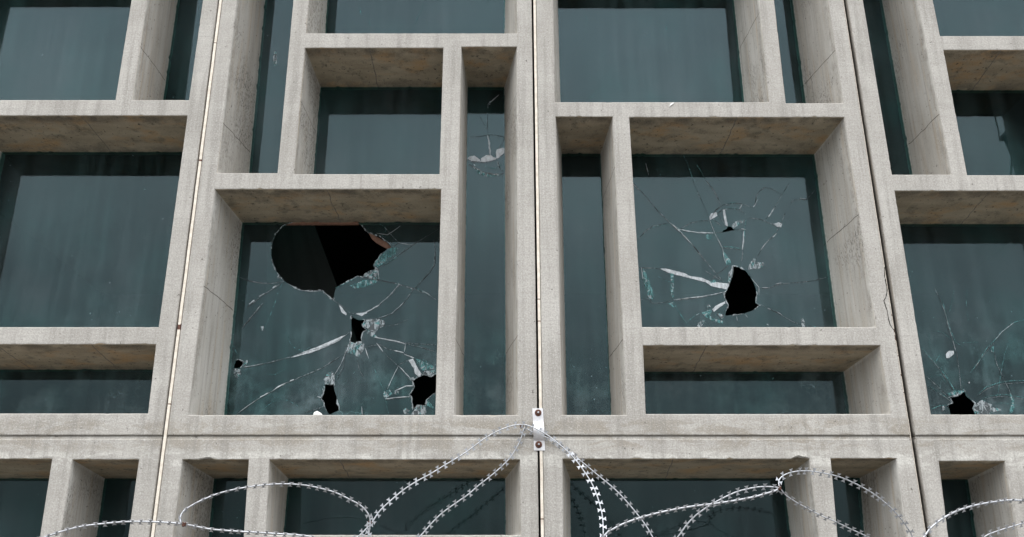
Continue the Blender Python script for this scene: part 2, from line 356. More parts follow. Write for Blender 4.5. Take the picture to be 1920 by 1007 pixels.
def make_panel(name, parent, i0, i1, z0, z1, openings, step=.016, dx=0.0, label=None, lip=False, crack=None):
    bm = bmesh.new()
    r = .004
    xl, xr = (lambda z: jxz(i0, z) + GAP), (lambda z: jxz(i1, z) - GAP)
    Q = [Vector((xl(z1), 0, z1)), Vector((xr(z1), 0, z1)), Vector((xr(z0), 0, z0)), Vector((xl(z0), 0, z0))]
    # outer loops
    def outer(off, y, dent=0):
        pts = []
        c = [Q[0] + Vector((off, 0, -off)), Q[1] + Vector((-off, 0, -off)), Q[2] + Vector((-off, 0, off)), Q[3] + Vector((off, 0, off))]
        for s in range(4):
            a, b = c[s], c[(s+1) % 4]; n = max(4, int((Q[(s+1) % 4] - Q[s]).length / (step * 1.3)))
            for i in range(n):
                p = lerp(a, b, i / n); w_ = p * 1.0
                nrm = [Vector((0,0,-1)), Vector((-1,0,0)), Vector((0,0,1)), Vector((1,0,0))][s]
                if dent and i: p = p + nrm * (max(0, smooth_noise(w_, 22) - .25) * .010 * dent + abs(smooth_noise(w_, 110)) * .0016 * dent)
                p = Vector((p.x, y, p.z)); pts.append(p)
        return pts
    depth = D + .03
    oA, oB, oC = outer(r, 0, 1.0), outer(.0012, .0015, .7), outer(0, r)
    oM = outer(0, .028); oD = outer(0, depth)
    inner = []
    for o in openings:
        Fw, Bw = geometry(o, dx)
        P = loop_params(o, Fw, step)
        chips = [(at(v, o['F'][0][1]).x + dx, sz) for k, v, sz in o['chips']]
        def ring(tf, off, y, jit, seed=0.0):
            pts = []
            c = [lerp(Fw[k], Bw[k], tf) for k in range(4)]
            sg = [(-1, 1), (1, 1), (1, -1), (-1, -1)]
            c = [Vector((c[k].x + sg[k][0] * off, y, c[k].z + sg[k][1] * off)) for k in range(4)]
            for s, t, f in P:
                a, b = c[s], c[(s+1) % 4]; p = lerp(a, b, t)
                nrm = [Vector((0,0,1)), Vector((1,0,0)), Vector((0,0,-1)), Vector((-1,0,0))][s]
                if jit and t > 0.001:
                    w_ = Vector((p.x, 0, p.z))
                    p = p + nrm * jit * (abs(smooth_noise(w_, 120)) * .0026 + max(0, smooth_noise(w_, 34) - .30) * .020)
                    if s == 0:
                        for cx, sz in chips:
                            q = abs(p.x - cx) / (sz * 1.25)
                            if q < 1: p.z += jit * sz * .42 * (1 - q * q) * (.8 + .5 * smooth_noise(w_, 60))
                if f and y > r:
                    k = smooth_noise(Vector((p.x, y * 1.7, p.z)) + Vector((s, 0, 0)), 26) * .007
                    p = p + (b - a).normalized() * k
                pts.append(p)
            return pts
        A, B_, Cc = ring(0, r, 0, 1.0), ring(0, .0013, .0015 + 0, .75), ring(0, 0, r, .25)
        if chips:                       # a spalled edge runs deeper than a plain arris
            for p, (s, t, f) in zip(B_, P):
                if s == 0:
                    for cx, sz in chips:
                        q = abs(p.x - cx) / (sz * 1.25)
                        if q < 1: p.y += sz * .5 * (1 - q * q)
            for p, (s, t, f) in zip(Cc, P):
                if s == 0:
                    for cx, sz in chips:
                        q = abs(p.x - cx) / (sz * 1.25)
                        if q < 1: p.y += sz * .8 * (1 - q * q)
        rings = [A, B_, Cc]
        NR = 9
        for k in range(1, NR + 1):
            tf = k / NR; rings.append(ring(tf, 0, D * tf, .9 if k == NR else 0))
        rings.insert(-1, ring(.972, 0, D * .972, 0)); rings.append(ring((D + .03) / D, 0, D + .03, .9))
        inner.append((P, rings))
    # front sheet
    def sheet(outer_pts, loops, y, flip, grid=0):
        ov, tris = cdt([(p.x, p.z) for p in outer_pts], [[(p.x, p.z) for p in lp] for lp in loops])
        vs = [bm.verts.new((p.x, y, p.y)) for p in ov]
        for f in tris:
            q = [vs[i] for i in f]
            n = (q[1].co - q[0].co).cross(q[2].co - q[0].co).y
            if (n > 0) != flip: q.reverse()
            try: bm.faces.new(q)
            except ValueError: pass
    sheet(oA, [x[1][0] for x in inner], 0, False)
    sheet(oD, [x[1][-1] for x in inner], depth, True)
    def strip(a, b, mi, P=None):
        n = len(a); va = [bm.verts.new(p) for p in a]; vb = [bm.verts.new(p) for p in b]
        return va, vb
    def skin(rings, mfun, rev):
        vr = [[bm.verts.new(p) for p in rg] for rg in rings]; n = len(rings[0])
        for k in range(len(rings) - 1):
            for i in range(n):
                j = (i + 1) % n; q = [vr[k][i], vr[k][j], vr[k+1][j], vr[k+1][i]]
                if rev: q.reverse()
                f = bm.faces.new(q); f.material_index = mfun(k, i)
                f.smooth = k >= 2
    skin([oA, oB, oC, oM, oD], lambda k, i: (0, 0, 1, 3)[k], True)  # deeper joint sides coloured dark to stand for shade in the gap
    for P, rings in inner:
        def mf(k, i, P=P):
            s, t, f = P[i]
            if k < 1: return 0
            if k == NR + 2 and s in (1, 3): return 5
            if f == 1 and k > 1: return 3
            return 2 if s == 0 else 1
        skin(rings, mf, False)
    if crack:
        ribbon(bm, crack, .0036, lambda p: p + Vector((0, -.0008, 0)), 4, .35)
    if lip:   # tongue set back above the lower panels, seen in the open joint
        box(bm, jxz(i0, z1) + GAP, jxz(i1, z1) - GAP, .008, depth, z1 - .001, z1 + .0112)
    bmesh.ops.remove_doubles(bm, verts=bm.verts, dist=.00005)
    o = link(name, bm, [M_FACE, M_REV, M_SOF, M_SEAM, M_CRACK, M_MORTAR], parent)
    if label: o['label'] = label
    return o
def ribbon(bm, pts, wd, place, mi, rough=.3, ridge=0.0):
    """thin strip along pts (x, z plane), width wd, tapering at both ends"""
    dense = []
    for a, b in zip(pts, pts[1:]):
        n = max(1, int((b - a).length / .006))
        for i in range(n): dense.append(lerp(a, b, i / n))
    dense.append(pts[-1]); n = len(dense); prev = None
    for i, p in enumerate(dense):
        t = dense[min(i+1, n-1)] - dense[max(i-1, 0)]
        t = t.normalized() if t.length > 0 else Vector((1, 0, 0))
        s = Vector((-t.z, 0, t.x))
        e_ = min(1.0, .5 + 3.0 * min(i, n-1-i) / n)
        k = wd * .5 * e_ * (1 + rough * 2 * noise.noise(p * 70))
        p = p + s * noise.noise(p * 40 + Vector((9, 0, 0))) * wd * rough
        row = [bm.verts.new(place(p + s * k)), bm.verts.new(place(p) + Vector((0, -ridge, 0))), bm.verts.new(place(p - s * k))]
        if prev:
            for j in (0, 1):
                f = bm.faces.new((prev[j], row[j], row[j+1], prev[j+1])); f.material_index = mi[j if noise.noise(p * 23) > -.30 else 0] if isinstance(mi, tuple) else mi
                f.normal_update()
                if f.normal.y > 0: f.normal_flip()
        prev = row

# ---------------------------------------------------------------- broken glass, traced on the glass plane
def Z(ox, oy, s, pts): return [at(ox + x / s, oy + y / s, D) for x, y in pts]
z6 = lambda *p: Z(420, 400, 4.571, p)
z7 = lambda *p: Z(420, 570, 4.571, p)
z8 = lambda *p: Z(1180, 280, 4.571, p)
z9 = lambda *p: Z(1180, 440, 4.571, p)
zr = lambda *p: Z(1680, 540, 4.029, p)
zn = lambda *p: Z(860, 160, 5.035, p)
zp = lambda *p: Z(0, 0, 1, p)
BROKEN = {
'A': dict(holes=[
    z6((590,70),(560,85),(500,110),(440,180),(412,250),(402,320),(410,410),(435,480),(475,540),(530,590),(600,635),(670,660),(760,668),(838,663),(890,705),(940,745),(945,690),(960,640),(1020,605),(1080,570),(1143,542),(1200,546),(1195,530),(1240,500),(1310,475),(1278,448),(1310,400),(1350,345),(1400,305),(1438,292),(1400,245),(1340,200),(1240,165),(1190,115),(1155,85),(1150,70)),
    z7((1088,95),(1100,110),(1150,135),(1205,135),(1185,180),(1222,225),(1190,245),(1175,290),(1180,322),(1125,340),(1080,320),(1090,250),(1092,180)),
    z7((100,480),(130,475),(160,490),(163,515),(140,545),(80,552),(90,510)),
    z7((865,690),(945,677),(945,740),(965,800),(985,910),(905,948),(870,900),(850,840),(835,810),(855,740)),
    z7((1835,595),(1760,618),(1710,605),(1640,640),(1612,660),(1630,710),(1610,750),(1590,780),(1610,820),(1618,905),(1660,870),(1730,872),(1735,820),(1790,775),(1835,765))],
  lines=[(6,'d',z6((120,542),(220,580),(350,602),(440,597),(520,578))), (2.5,'w',z6((200,573),(300,597),(380,600))),
    (6,'d',z6((520,580),(420,650),(330,705),(250,770),(200,805))), (9,'w',z6((215,780),(262,745))),(6,'w',z6((300,712),(350,685))),(10,'w',z6((415,640),(450,622))),
    (8,'d',z6((338,768),(250,870),(150,990))), (4,'t',z6((500,600),(460,690),(430,790),(390,890),(350,980))),
    (5,'d',z6((1840,135),(1750,190),(1620,270),(1500,355),(1400,430),(1310,480))), (7,'t',z6((1500,360),(1420,415),(1370,440))),(4,'w',z6((1620,272),(1540,262),(1490,250))),
    (5,'d',z6((1370,110),(1430,180),(1500,255),(1440,290))), (3,'w',z6((1510,110),(1440,160),(1400,185),(1360,180),(1310,170))),
    (3,'t',z6((1330,90),(1370,110),(1390,150),(1350,190),(1400,215))),
    (7,'d',z6((1200,546),(1330,572),(1480,603),(1640,650),(1760,700),(1820,740))), (6,'t',z6((1640,640),(1700,670),(1760,705))),(7,'w',z6((1700,665),(1765,700))),
    (5,'d',z6((1090,860),(1200,850),(1310,800),(1420,710),(1500,620))), (9,'w',z6((1210,850),(1310,800),(1330,785))),(4,'w',z6((1310,800),(1420,705),(1500,612))),
    (6,'d',z6((1800,230),(1812,330),(1805,440),(1760,510),(1620,660),(1540,770),(1440,860),(1330,900),(1200,915))), (4,'w',z6((1550,755),(1440,858))),
    (8,'w',z6((990,790),(1050,870))), (5,'d',z6((940,745),(1020,800),(1090,862))), (3,'w',z6((850,668),(930,735))),(3,'w',z6((545,600),(640,655),(760,672),(838,668))),
    (5,'t',z6((950,640),(1020,612),(1143,548))),(4,'w',z6((1316,470),(1330,570))),
    (4,'d',z7((1360,195),(1480,175),(1575,130))), (3,'w',z7((940,620),(1000,520),(1050,400))),
    (5,'d',z7((1080,240),(1010,295),(880,360),(740,400),(570,455),(400,500),(170,550))), (3,'w',z7((340,510),(240,530),(160,545))),
    (5,'d',z7((1040,425),(950,480),(850,545),(700,610),(530,680),(420,745),(310,805),(110,945))), (3,'w',z7((310,805),(200,875),(110,945))),
    (9,'w',z7((530,680),(480,705),(420,742))),(10,'w',z7((375,765),(310,803))),(9,'w',z7((600,648),(565,660))),
    (4,'d',z7((1050,350),(1035,430),(1020,540),(970,650))), (3,'t',z7((55,310),(90,380),(118,440))),
    (6,'w',z7((1290,285),(1400,305),(1500,325),(1560,345))), (5,'d',z7((1560,340),(1680,368),(1820,412))),(4,'d',z7((1500,325),(1640,340),(1820,352))),
    (4,'w',z7((1555,350),(1545,410))), (5,'d',z7((1210,370),(1330,345),(1400,385),(1500,410),(1620,455))),(6,'w',z7((1460,400),(1540,418))),(6,'w',z7((1545,430),(1630,462))),
    (5,'w',z7((1308,335),(1365,412))), (4,'d',z7((1365,412),(1490,530),(1600,640))),(5,'w',z7((1495,530),(1600,640))),(4,'w',z7((1495,530),(1440,640),(1400,730))),
    (4,'d',z7((1490,525),(1560,490),(1620,480))), (6,'w',z7((1470,740),(1560,705),(1620,700))),(6,'w',z7((1380,815),(1480,802),(1590,795))),(4,'d',z7((1380,822),(1500,806),(1590,800))),
    (4,'t',z7((1630,460),(1720,505),(1800,550))),(3,'t',z7((1660,480),(1720,480),(1800,540))),(4,'w',z7((1240,470),(1210,380))),
    (3,'t',z7((548,280),(570,340),(620,390),(690,400),(735,370))), (3,'d',z7((1140,460),(1160,560),(1200,640))),(3,'w',z7((1180,880),(1185,948))),
    (3,'t',z7((1270,500),(1320,640),(1370,740),(1410,940))),(4,'w',z7((800,795),(835,805))),(4,'d',z7((680,935),(780,905),(860,878))),
    (3,'t',z7((360,600),(440,605),(520,560))),(2.5,'t',z7((430,800),(560,830),(640,880))),(2.5,'t',z7((350,890),(430,830)))],
  chips=[('W',z7((570,460),(700,405),(800,368),(900,325),(1000,280),(1045,265),(980,318),(870,370),(740,420),(620,450))),
    ('w',z7((1205,135),(1260,128),(1340,130),(1380,150),(1370,190),(1320,215),(1290,260),(1330,295),(1280,290),(1225,250),(1240,220),(1185,180))),
    ('w',z7((1080,320),(1125,340),(1180,322),(1205,345),(1200,390),(1150,455),(1110,430),(1045,415),(1060,360))),
    ('W',z7((1130,85),(1215,68),(1230,75),(1180,105))), ('W',z6((985,790),(1050,855),(1045,875),(1010,850))),
    ('w',z7((865,685),(855,650),(880,600),(930,575),(948,610),(945,672))), ('w',z7((855,705),(870,715),(850,745),(842,725))),
    ('W',z7((1580,480),(1620,468),(1650,530),(1665,560),(1695,600),(1670,625),(1635,595),(1625,550))),
    ('w',z7((1700,600),(1720,575),(1805,565),(1805,590),(1760,612))), ('t',z7((1640,465),(1800,535),(1800,555),(1700,570),(1660,510))),
    ('w',z7((1580,640),(1625,625),(1628,650),(1608,662))), ('t',z7((1365,770),(1380,745),(1420,735),(1445,770),(1400,800),(1385,815))),
    ('w',z7((1365,780),(1395,780),(1400,812),(1380,815))), ('w',z7((1450,745),(1490,738),(1500,765),(1475,778),(1450,770))),
    ('w',z7((1535,910),(1560,893),(1595,920),(1580,948),(1545,940))), ('w',z7((1660,870),(1730,872),(1732,948),(1600,948),(1625,915))),
    ('t',z7((1745,815),(1800,890),(1790,895),(1738,870))), ('w',z7((310,195),(340,190),(335,230),(320,225))),
    ('t',z6((1280,440),(1340,365),(1430,300),(1500,290),(1470,350),(1380,420),(1320,465))), ('w',z6((1200,540),(1250,505),(1325,480),(1330,565),(1270,560))),
    ('t',z6((1080,620),(1130,600),(1200,570),(1320,575),(1290,605),(1200,635),(1120,645))), ('w',z6((455,535),(480,545),(475,560),(455,555))),
    ('t',z6((1480,595),(1505,590),(1510,612),(1480,612))), ('w',z7((85,555),(140,560),(140,610),(110,640),(85,600))),
    ('w',z7((165,495),(200,480),(205,500),(175,545)))]),
'B': dict(holes=[
    z9((880,265),(940,278),(1000,310),(1040,360),(1075,430),(1095,500),(1080,580),(1120,605),(1060,650),(990,675),(880,692),(822,690),(845,600),(820,545),(808,505),(840,470),(870,400),(885,340)),
    z8((845,660),(875,660),(890,680),(918,690),(860,700),(800,712),(805,695),(835,680))],
  lines=[(5,'d',z8((35,295),(140,400),(230,510),(350,630),(540,820),(620,920),(700,1010))), (4,'d',z9((540,80),(650,220),(740,330),(810,405))),
    (5,'w',z8((35,298),(80,345))),(6,'w',z8((360,640),(440,710),(540,820))),(8,'w',z8((420,685),(500,700),(600,715),(720,718))),
    (5,'d',z8((80,770),(140,700),(200,660),(350,630))),(5,'t',z8((185,680),(250,655),(350,645))),(5,'d',z8((440,680),(520,635),(600,612),(690,612))),
    (5,'t',z8((465,55),(510,150),(545,260))),(3,'d',z8((545,260),(600,400),(680,570))),(4,'t',z8((570,120),(620,200),(650,260))),(6,'d',z8((650,260),(730,360),(780,470))),
    (3,'w',z8((140,120),(165,220))),
    (5,'d',z8((700,590),(740,520),(800,480),(880,465),(970,468),(1060,500))),(6,'t',z8((840,462),(910,458))),(5,'w',z8((1060,495),(1080,475))),
    (5,'d',z8((750,560),(790,520),(860,508),(950,515),(1000,560))),(5,'t',z8((830,500),(940,508))),(6,'w',z8((968,468),(945,512))),
    (4,'d',z8((1075,480),(1090,400),(1120,355),(1165,325),(1240,350),(1310,390),(1370,290))),(4,'w',z8((1070,490),(1100,430))),
    (4,'d',z8((1310,390),(1240,510),(1160,610))),(8,'w',z8((1245,500),(1190,580))),
    (5,'d',z8((1030,585),(1120,600),(1220,640),(1300,670))),(4,'d',z8((1340,540),(1300,640),(1240,740),(1170,800),(1090,930))),
    (7,'w',z8((1262,722),(1228,755))),(5,'w',z8((1195,780),(1160,815),(1130,860))),
    (4,'d',z8((1380,480),(1400,435),(1520,430),(1590,350))),(4,'w',z8((1460,420),(1515,428))),
    (5,'d',z8((690,610),(730,710),(800,845))),(4,'w',z8((690,610),(730,715),(800,850))),(5,'d',z8((720,600),(790,660))),(4,'d',z8((760,560),(830,660))),
    (4,'w',z8((800,850),(810,930),(830,980))),(6,'t',z8((800,835),(860,835),(960,855))),(4,'d',z8((805,843),(960,858))),
    (8,'w',z8((980,700),(978,780),(970,860))),(5,'t',z8((1000,600),(985,700),(990,780))),(5,'d',z8((975,870),(965,960))),
    (4,'d',z8((920,690),(990,690))),(5,'w',z8((960,680),(1000,690))),(3,'d',z8((725,712),(800,712))),
    (5,'d',z9((75,285),(200,285),(270,298))),(4,'w',z9((105,280),(112,380))),
    (5,'w',z9((380,560),(500,545),(620,530),(740,510),(830,485))),(4,'d',z9((385,566),(620,536),(830,492))),
    (4,'d',z9((95,560),(160,545),(200,590),(300,582),(370,565))),
    (5,'t',z9((375,575),(420,660),(490,760),(520,795))),(4,'t',z9((490,755),(560,695),(610,670))),
    (4,'t',z9((380,320),(380,440),(375,560))),
    (4,'d',z9((700,400),(740,350),(850,262))),(4,'d',z9((650,310),(800,400))),(5,'w',z9((600,675),(570,690))),
    (4,'d',z9((1110,458),(1190,458),(1300,420),(1460,410),(1600,390),(1720,358))),(4,'w',z9((1140,455),(1190,455))),(3,'w',z9((1250,425),(1310,412))),
    (4,'d',z9((1130,600),(1210,640),(1290,680),(1390,740),(1480,775))),(5,'w',z9((1185,632),(1212,642))),(4,'w',z9((1265,662),(1310,690))),
    (4,'t',z9((1540,760),(1600,795))),(3,'w',z9((920,700),(925,740))),(3,'w',z9((990,680),(1015,712))),
    (2.5,'t',z9((110,620),(200,645),(290,610))),(2.5,'t',z9((230,350),(300,390),(360,410))),(2.5,'t',z9((1100,310),(1130,340))),
    (3,'w',z9((1040,370),(1110,450),(1110,520)))],
  chips=[('W',z8((685,580),(700,550),(745,540),(755,570),(690,608))),('W',z8((800,515),(820,520),(830,580),(845,660),(825,655),(808,580))),
    ('w',z8((875,655),(905,620),(1000,600),(990,615),(940,650),(890,680))),('W',z8((1230,640),(1280,625),(1310,640),(1300,670),(1265,665))),
    ('t',z8((655,730),(700,735),(705,765),(680,780),(660,760))),('w',z8((350,625),(440,690),(430,700),(400,690))),
    ('t',z9((800,140),(830,170),(865,215),(870,255),(835,260),(815,200))),
    ('w',z9((1060,205),(1090,215),(1075,235),(1155,240),(1150,275),(1110,292),(1020,300),(1025,265))),
    ('W',z9((265,292),(310,290),(370,305),(470,330),(520,355),(620,370),(700,405),(850,420),(855,440),(835,470),(760,455),(700,440),(660,410),(520,375),(400,345),(330,325))),
    ('t',z9((118,290),(140,320),(180,420),(212,520),(205,555),(170,550),(140,480),(120,390))),
    ('t',z9((345,330),(375,325),(382,420),(378,560),(360,520),(345,460),(360,410))),
    ('t',z9((335,590),(370,580),(385,628),(350,610))),
    ('W',z9((710,640),(740,610),(820,570),(822,590),(770,625),(725,662))),('w',z9((665,605),(685,600),(698,620),(670,630))),
    ('t',z9((620,670),(690,640),(705,655),(690,690),(720,720),(800,740),(800,765),(730,745),(660,710))),
    ('w',z9((755,670),(810,690),(800,735),(770,695))),('w',z9((590,755),(645,732),(640,760),(605,798),(580,798))),
    ('w',z9((1470,730),(1485,715),(1502,745),(1505,790),(1478,792),(1475,760))),('w',z9((1175,765),(1195,768),(1192,782))),
    ('w',z9((850,330),(880,290),(880,345),(862,400),(858,435),(845,400))),('t',z9((690,400),(730,385),(750,410),(700,420)))]),
'C': dict(holes=[zr((395,825),(440,815),(485,805),(495,790),(522,785),(530,815),(560,840),(600,870),(580,910),(600,950),(602,975),(415,975),(405,920),(385,885),(430,870),(420,845))],
  lines=[(5,'d',zr((290,0),(330,80),(370,180),(400,300),(430,400),(460,500),(480,640),(490,760))),(5,'t',zr((345,90),(380,200),(410,320),(450,410),(500,440))),
    (5,'d',zr((190,460),(250,520),(320,600),(380,690),(440,790))),(7,'t',zr((330,600),(390,690),(450,780))),(5,'d',zr((220,660),(290,720),(350,780),(390,820))),(5,'t',zr((190,450),(250,520),(300,570))),
    (5,'d',zr((235,745),(320,790),(420,860))),(4,'t',zr((235,740),(320,785),(400,840))),(5,'t',zr((265,915),(330,890),(395,885))),
    (4,'t',zr((560,640),(620,560),(680,460),(740,400),(790,330),(860,270),(960,240),(1050,230))),(4,'d',zr((590,610),(650,520),(740,410))),(4,'w',zr((750,390),(800,330),(890,262))),
    (4,'t',zr((610,810),(680,750),(780,715),(880,700),(1000,700))),(4,'d',zr((615,815),(690,760),(800,725),(1000,712))),
    (4,'t',zr((640,840),(720,815),(820,805),(920,820),(1010,840))),(4,'d',zr((680,835),(780,818),(900,828),(1010,850))),(4,'t',zr((740,870),(820,870),(900,890),(1000,930))),
    (4,'d',zr((740,480),(760,570),(800,660),(850,760),(880,830))),(4,'t',zr((860,790),(890,850),(890,910),(850,950))),
    (2.5,'t',zr((860,390),(820,500),(790,650),(770,800))),(2.5,'t',zr((250,320),(250,460))),(2.5,'t',zr((290,320),(360,340),(430,400))),
    (2.5,'t',zr((480,415),(620,408))),(2.5,'t',zr((300,560),(345,480))),(2.5,'t',zr((540,0),(530,120),(545,250))),
    (2.5,'t',zr((260,670),(330,660),(400,740))),(2.5,'t',zr((440,10),(400,200)))],
  chips=[('w',zr((590,890),(640,850),(665,845),(690,870),(725,880),(720,900),(790,912),(795,925),(740,935),(715,955),(600,955),(585,920))),
    ('W',zr((375,500),(400,475),(435,475),(437,500),(400,530),(380,530))),('t',zr((715,450),(738,440),(740,485),(720,482))),
    ('w',zr((445,780),(475,790),(480,800),(445,805))),('w',zr((350,895),(375,885),(370,915),(345,935))),('w',zr((500,765),(520,765),(515,780))),
    ('t',zr((860,790),(890,840),(892,930),(850,955),(870,880))),('w',zr((545,710),(560,710),(555,725),(543,722))),('t',zr((385,800),(450,770),(530,780),(480,800),(400,815))),
    ('w',zr((320,790),(345,800),(350,812),(330,805)))]),
'p': dict(holes=[], lines=[], chips=[('w',zp((512,108),(515,96),(519,99),(519,122),(514,125)))]),
'q': dict(holes=[], lines=[(7,'t',zp((675,12),(677,28))),(8,'t',zp((691,36),(694,48))),(2.5,'t',zp((798,3),(784,30),(772,62))),(4,'t',zp((945.5,-10),(945,60)))], chips=[]),
'r': dict(holes=[], lines=[(3,'t',zp((1097,26),(1101,40),(1098,54))),(6,'t',zp((1248,47),(1250,56))),(2.5,'t',zp((1105,188),(1118,172),(1128,166))),(2.5,'t',zp((1127,108),(1132,102)))], chips=[]),
'N': dict(holes=[],
  lines=[(4,'d',zn((272,250),(270,400),(272,460))),(5,'d',zn((80,488),(180,486),(272,470),(340,470),(435,490))),(9,'w',zn((272,470),(290,560),(298,660))),
    (4,'d',zn((435,500),(380,595))),(3,'d',zn((190,280),(230,350),(265,410))),(6,'w',zn((300,160),(380,88))),(3,'w',zn((275,220),(278,180),(300,150))),
    (10,'d',zn((90,735),(150,780),(240,825),(330,842),(400,838),(430,825))),(6,'d',zn((80,710),(150,725),(250,728),(340,705))),(5,'d',zn((370,720),(385,780),(430,825))),
    (6,'t',zn((250,760),(330,790),(430,740))),(4,'w',zn((370,720),(375,770)))],
  chips=[('W',zn((80,690),(110,670),(150,665),(200,700),(205,722),(120,715))),('W',zn((205,725),(210,690),(260,660),(305,660),(330,680),(360,685),(350,700),(280,722))),
    ('W',zn((350,630),(360,605),(420,590),(435,600),(430,640),(370,690),(355,690))),('t',zn((130,770),(250,835),(400,845),(330,865),(240,858),(180,830))),
    ('w',zn((140,740),(170,760),(165,768),(138,752))),('w',zn((280,190),(295,150),(310,150),(295,185)))]),
}
def make_pane(o, parent, dx=0.0, label=None):
    Fw, Bw = geometry(o, dx); e_ = .014
    sg = [(-1, 1), (1, 1), (1, -1), (-1, -1)]
    Q = [(Bw[k].x + sg[k][0] * e_, Bw[k].z + sg[k][1] * e_) for k in range(4)]
    bm = bmesh.new(); y0, y1 = D, D + .006
    br = BROKEN.get(o['broken']) if o['broken'] else None
    def rough(poly):
        out = []
        for i, a in enumerate(poly):
            b = poly[(i+1) % len(poly)]; n = max(1, int((b - a).length / .008))
            for k in range(n):
                p = lerp(a, b, k / n)
                if k: p = p + Vector((noise.noise(p * 90), 0, noise.noise(p * 90 + Vector((5, 5, 5))))) * .0022
                out.append((p.x, p.z))
        return out
    def clampq(p):      # keep outlines inside the pane's own rectangle
        f = min(max(p[1], Q[2][1] + .0015), Q[0][1] - .0015)
        tt = (f - Q[3][1]) / (Q[0][1] - Q[3][1])
        xl = Q[3][0] + (Q[0][0] - Q[3][0]) * tt + .0015; xr_ = Q[2][0] + (Q[1][0] - Q[2][0]) * tt - .0015
        return (min(max(p[0], xl), xr_), f)
    holes = [[clampq(p) for p in rough(h)] for h in br['holes']] if br else []
    ov, tris = cdt(Q, holes)
    for y, flip in ((y0, False), (y1, True)):
        vs = [bm.verts.new((p.x, y, p.y)) for p in ov]
        for f in tris:
            q = [vs[i] for i in f]; n = (q[1].co - q[0].co).cross(q[2].co - q[0].co).y
            if (n > 0) != flip: q.reverse()
            bm.faces.new(q)
    for lp in [Q] + holes:
        va = [bm.verts.new((p[0], y0, p[1])) for p in lp]; vb = [bm.verts.new((p[0], y1, p[1])) for p in lp]
        for i in range(len(lp)):
            j = (i+1) % len(lp); f = bm.faces.new((va[i], va[j], vb[j], vb[i])); f.material_index = 3 if lp is not Q else 0
    if br:
        px = .0026                                      # one zoomed pixel is about half a millimetre
        lim = lambda p: Vector((*((lambda q: (q[0], p.y, q[1]))(clampq((p.x, p.z)))),))
        for i, (wd, k, pts) in enumerate(br['lines']):
            y = D - .0006 - (i % 7) * .00012
            ribbon(bm, pts, wd * .00068, lambda p, y=y: lim(Vector((p.x, y, p.z))), {'d': (1, 2), 'w': 4, 't': 3}[k], .35, .0012)
        for h in holes:
            hp = [Vector((p[0], 0, p[1])) for p in h] + [Vector((h[0][0], 0, h[0][1]))]
            for q in range(0, len(hp) - 3, 7):
                if noise.noise(hp[q] * 31) > -.15: ribbon(bm, hp[q:q + 8], .0065, lambda p: lim(Vector((p.x, D - .0005, p.z))), 2, .6, .0012)
        for k, poly in br['chips']:
            out = rough(poly); cx = sum(p[0] for p in out) / len(out); cz = sum(p[1] for p in out) / len(out)
            w_ = max(p[0] for p in out) - min(p[0] for p in out); h_ = max(p[1] for p in out) - min(p[1] for p in out)
            extra = []
            for q in range(int(3 + w_ * h_ / .0004)):
                p = (random.uniform(cx - w_/2, cx + w_/2), random.uniform(cz - h_/2, cz + h_/2))
                if inside(p, out): extra.append(p)
            ov, tris = cdt(out, [], extra)
            nb = len(out)
            vs = [bm.verts.new(lim(Vector((p.x, D - (.0008 if i < nb else random.uniform(.001, .003)), p.y)))) for i, p in enumerate(ov)]
            for f in tris:
                q = [vs[i] for i in f]; n = (q[1].co - q[0].co).cross(q[2].co - q[0].co).y
                if n > 0: q.reverse()
                fc = bm.faces.new(q)
                fc.material_index = {'w': random.choice((2, 2, 2, 2, 3, 1)), 't': random.choice((3, 3, 3, 2)), 'W': 4}[k]
    ob = link('window_pane', bm, [M_GLASS, M_DARK, M_FROST, M_TEAL, M_SOLID], parent)
    if label: ob['label'] = label
    return ob

building = empty('office_building', (0, 0, 0), 'grey precast concrete building front with deep set dark windows, several of them smashed', 'building')
LB = {'A': 'smashed pane with a large round hole and four smaller holes', 'B': 'cracked pane with a head sized hole and a small hole',
      'C': 'cracked pane with one jagged hole at its bottom edge', 'N': 'tall narrow pane cracked across with a white scar'}
crack3 = [at(1600 + x / 4.58, 480 + y / 4.58) for x, y in ((268,95),(268,180),(285,250),(290,300),(278,360),(262,385),(270,410),(290,470),(300,530),(315,590),(350,645),(372,662))]
rows = [(0, 1, UP1, True, 'upper panel with the widest unbroken pane'), (1, 2, UP2, True, 'upper panel with the pane that has a large round hole'),
        (2, 3, UP3, True, 'upper panel with a hairline crack in its right border'), (3, 4, UP4, True, 'upper panel beside the open dark joint'),
        (0, 1, LO1, False, None), (1, 2, LO2, False, None), (2, 3, LO3, False, None), (3, 4, LO4, False, None)]
for i0, i1, ops, up, lb in rows:
    p = make_panel('concrete_panel', building, i0, i1, ZU0 if up else ZL0, ZU1 if up else ZL1, ops, label=lb, lip=not up, crack=crack3 if ops is UP3 else None)
    for o in ops: make_pane(o, p, 0, LB.get(o['broken']))
# one more bay each side, beyond the photograph's edges
for i0, i1, src, dx in ((-1, 0, (UP3, LO3), -3.2 + .02), (4, 5, (UP2, LO2), 3.2)):
    for ops, z0, z1 in ((src[0], ZU0, ZU1), (src[1], ZL0, ZL1)):
        c = [dict(o, broken=None, seams=(), chips=()) for o in ops]
        zc = (z0 + z1) / 2; base = jxz(2 if i0 == -1 else 1, zc); dx = jxz(i0, zc) - base
        p = make_panel('concrete_panel', building, i0, i1, z0, z1, c, step=.06, dx=dx, lip=ops is src[1])
        for o in c: make_pane(o, p, dx)

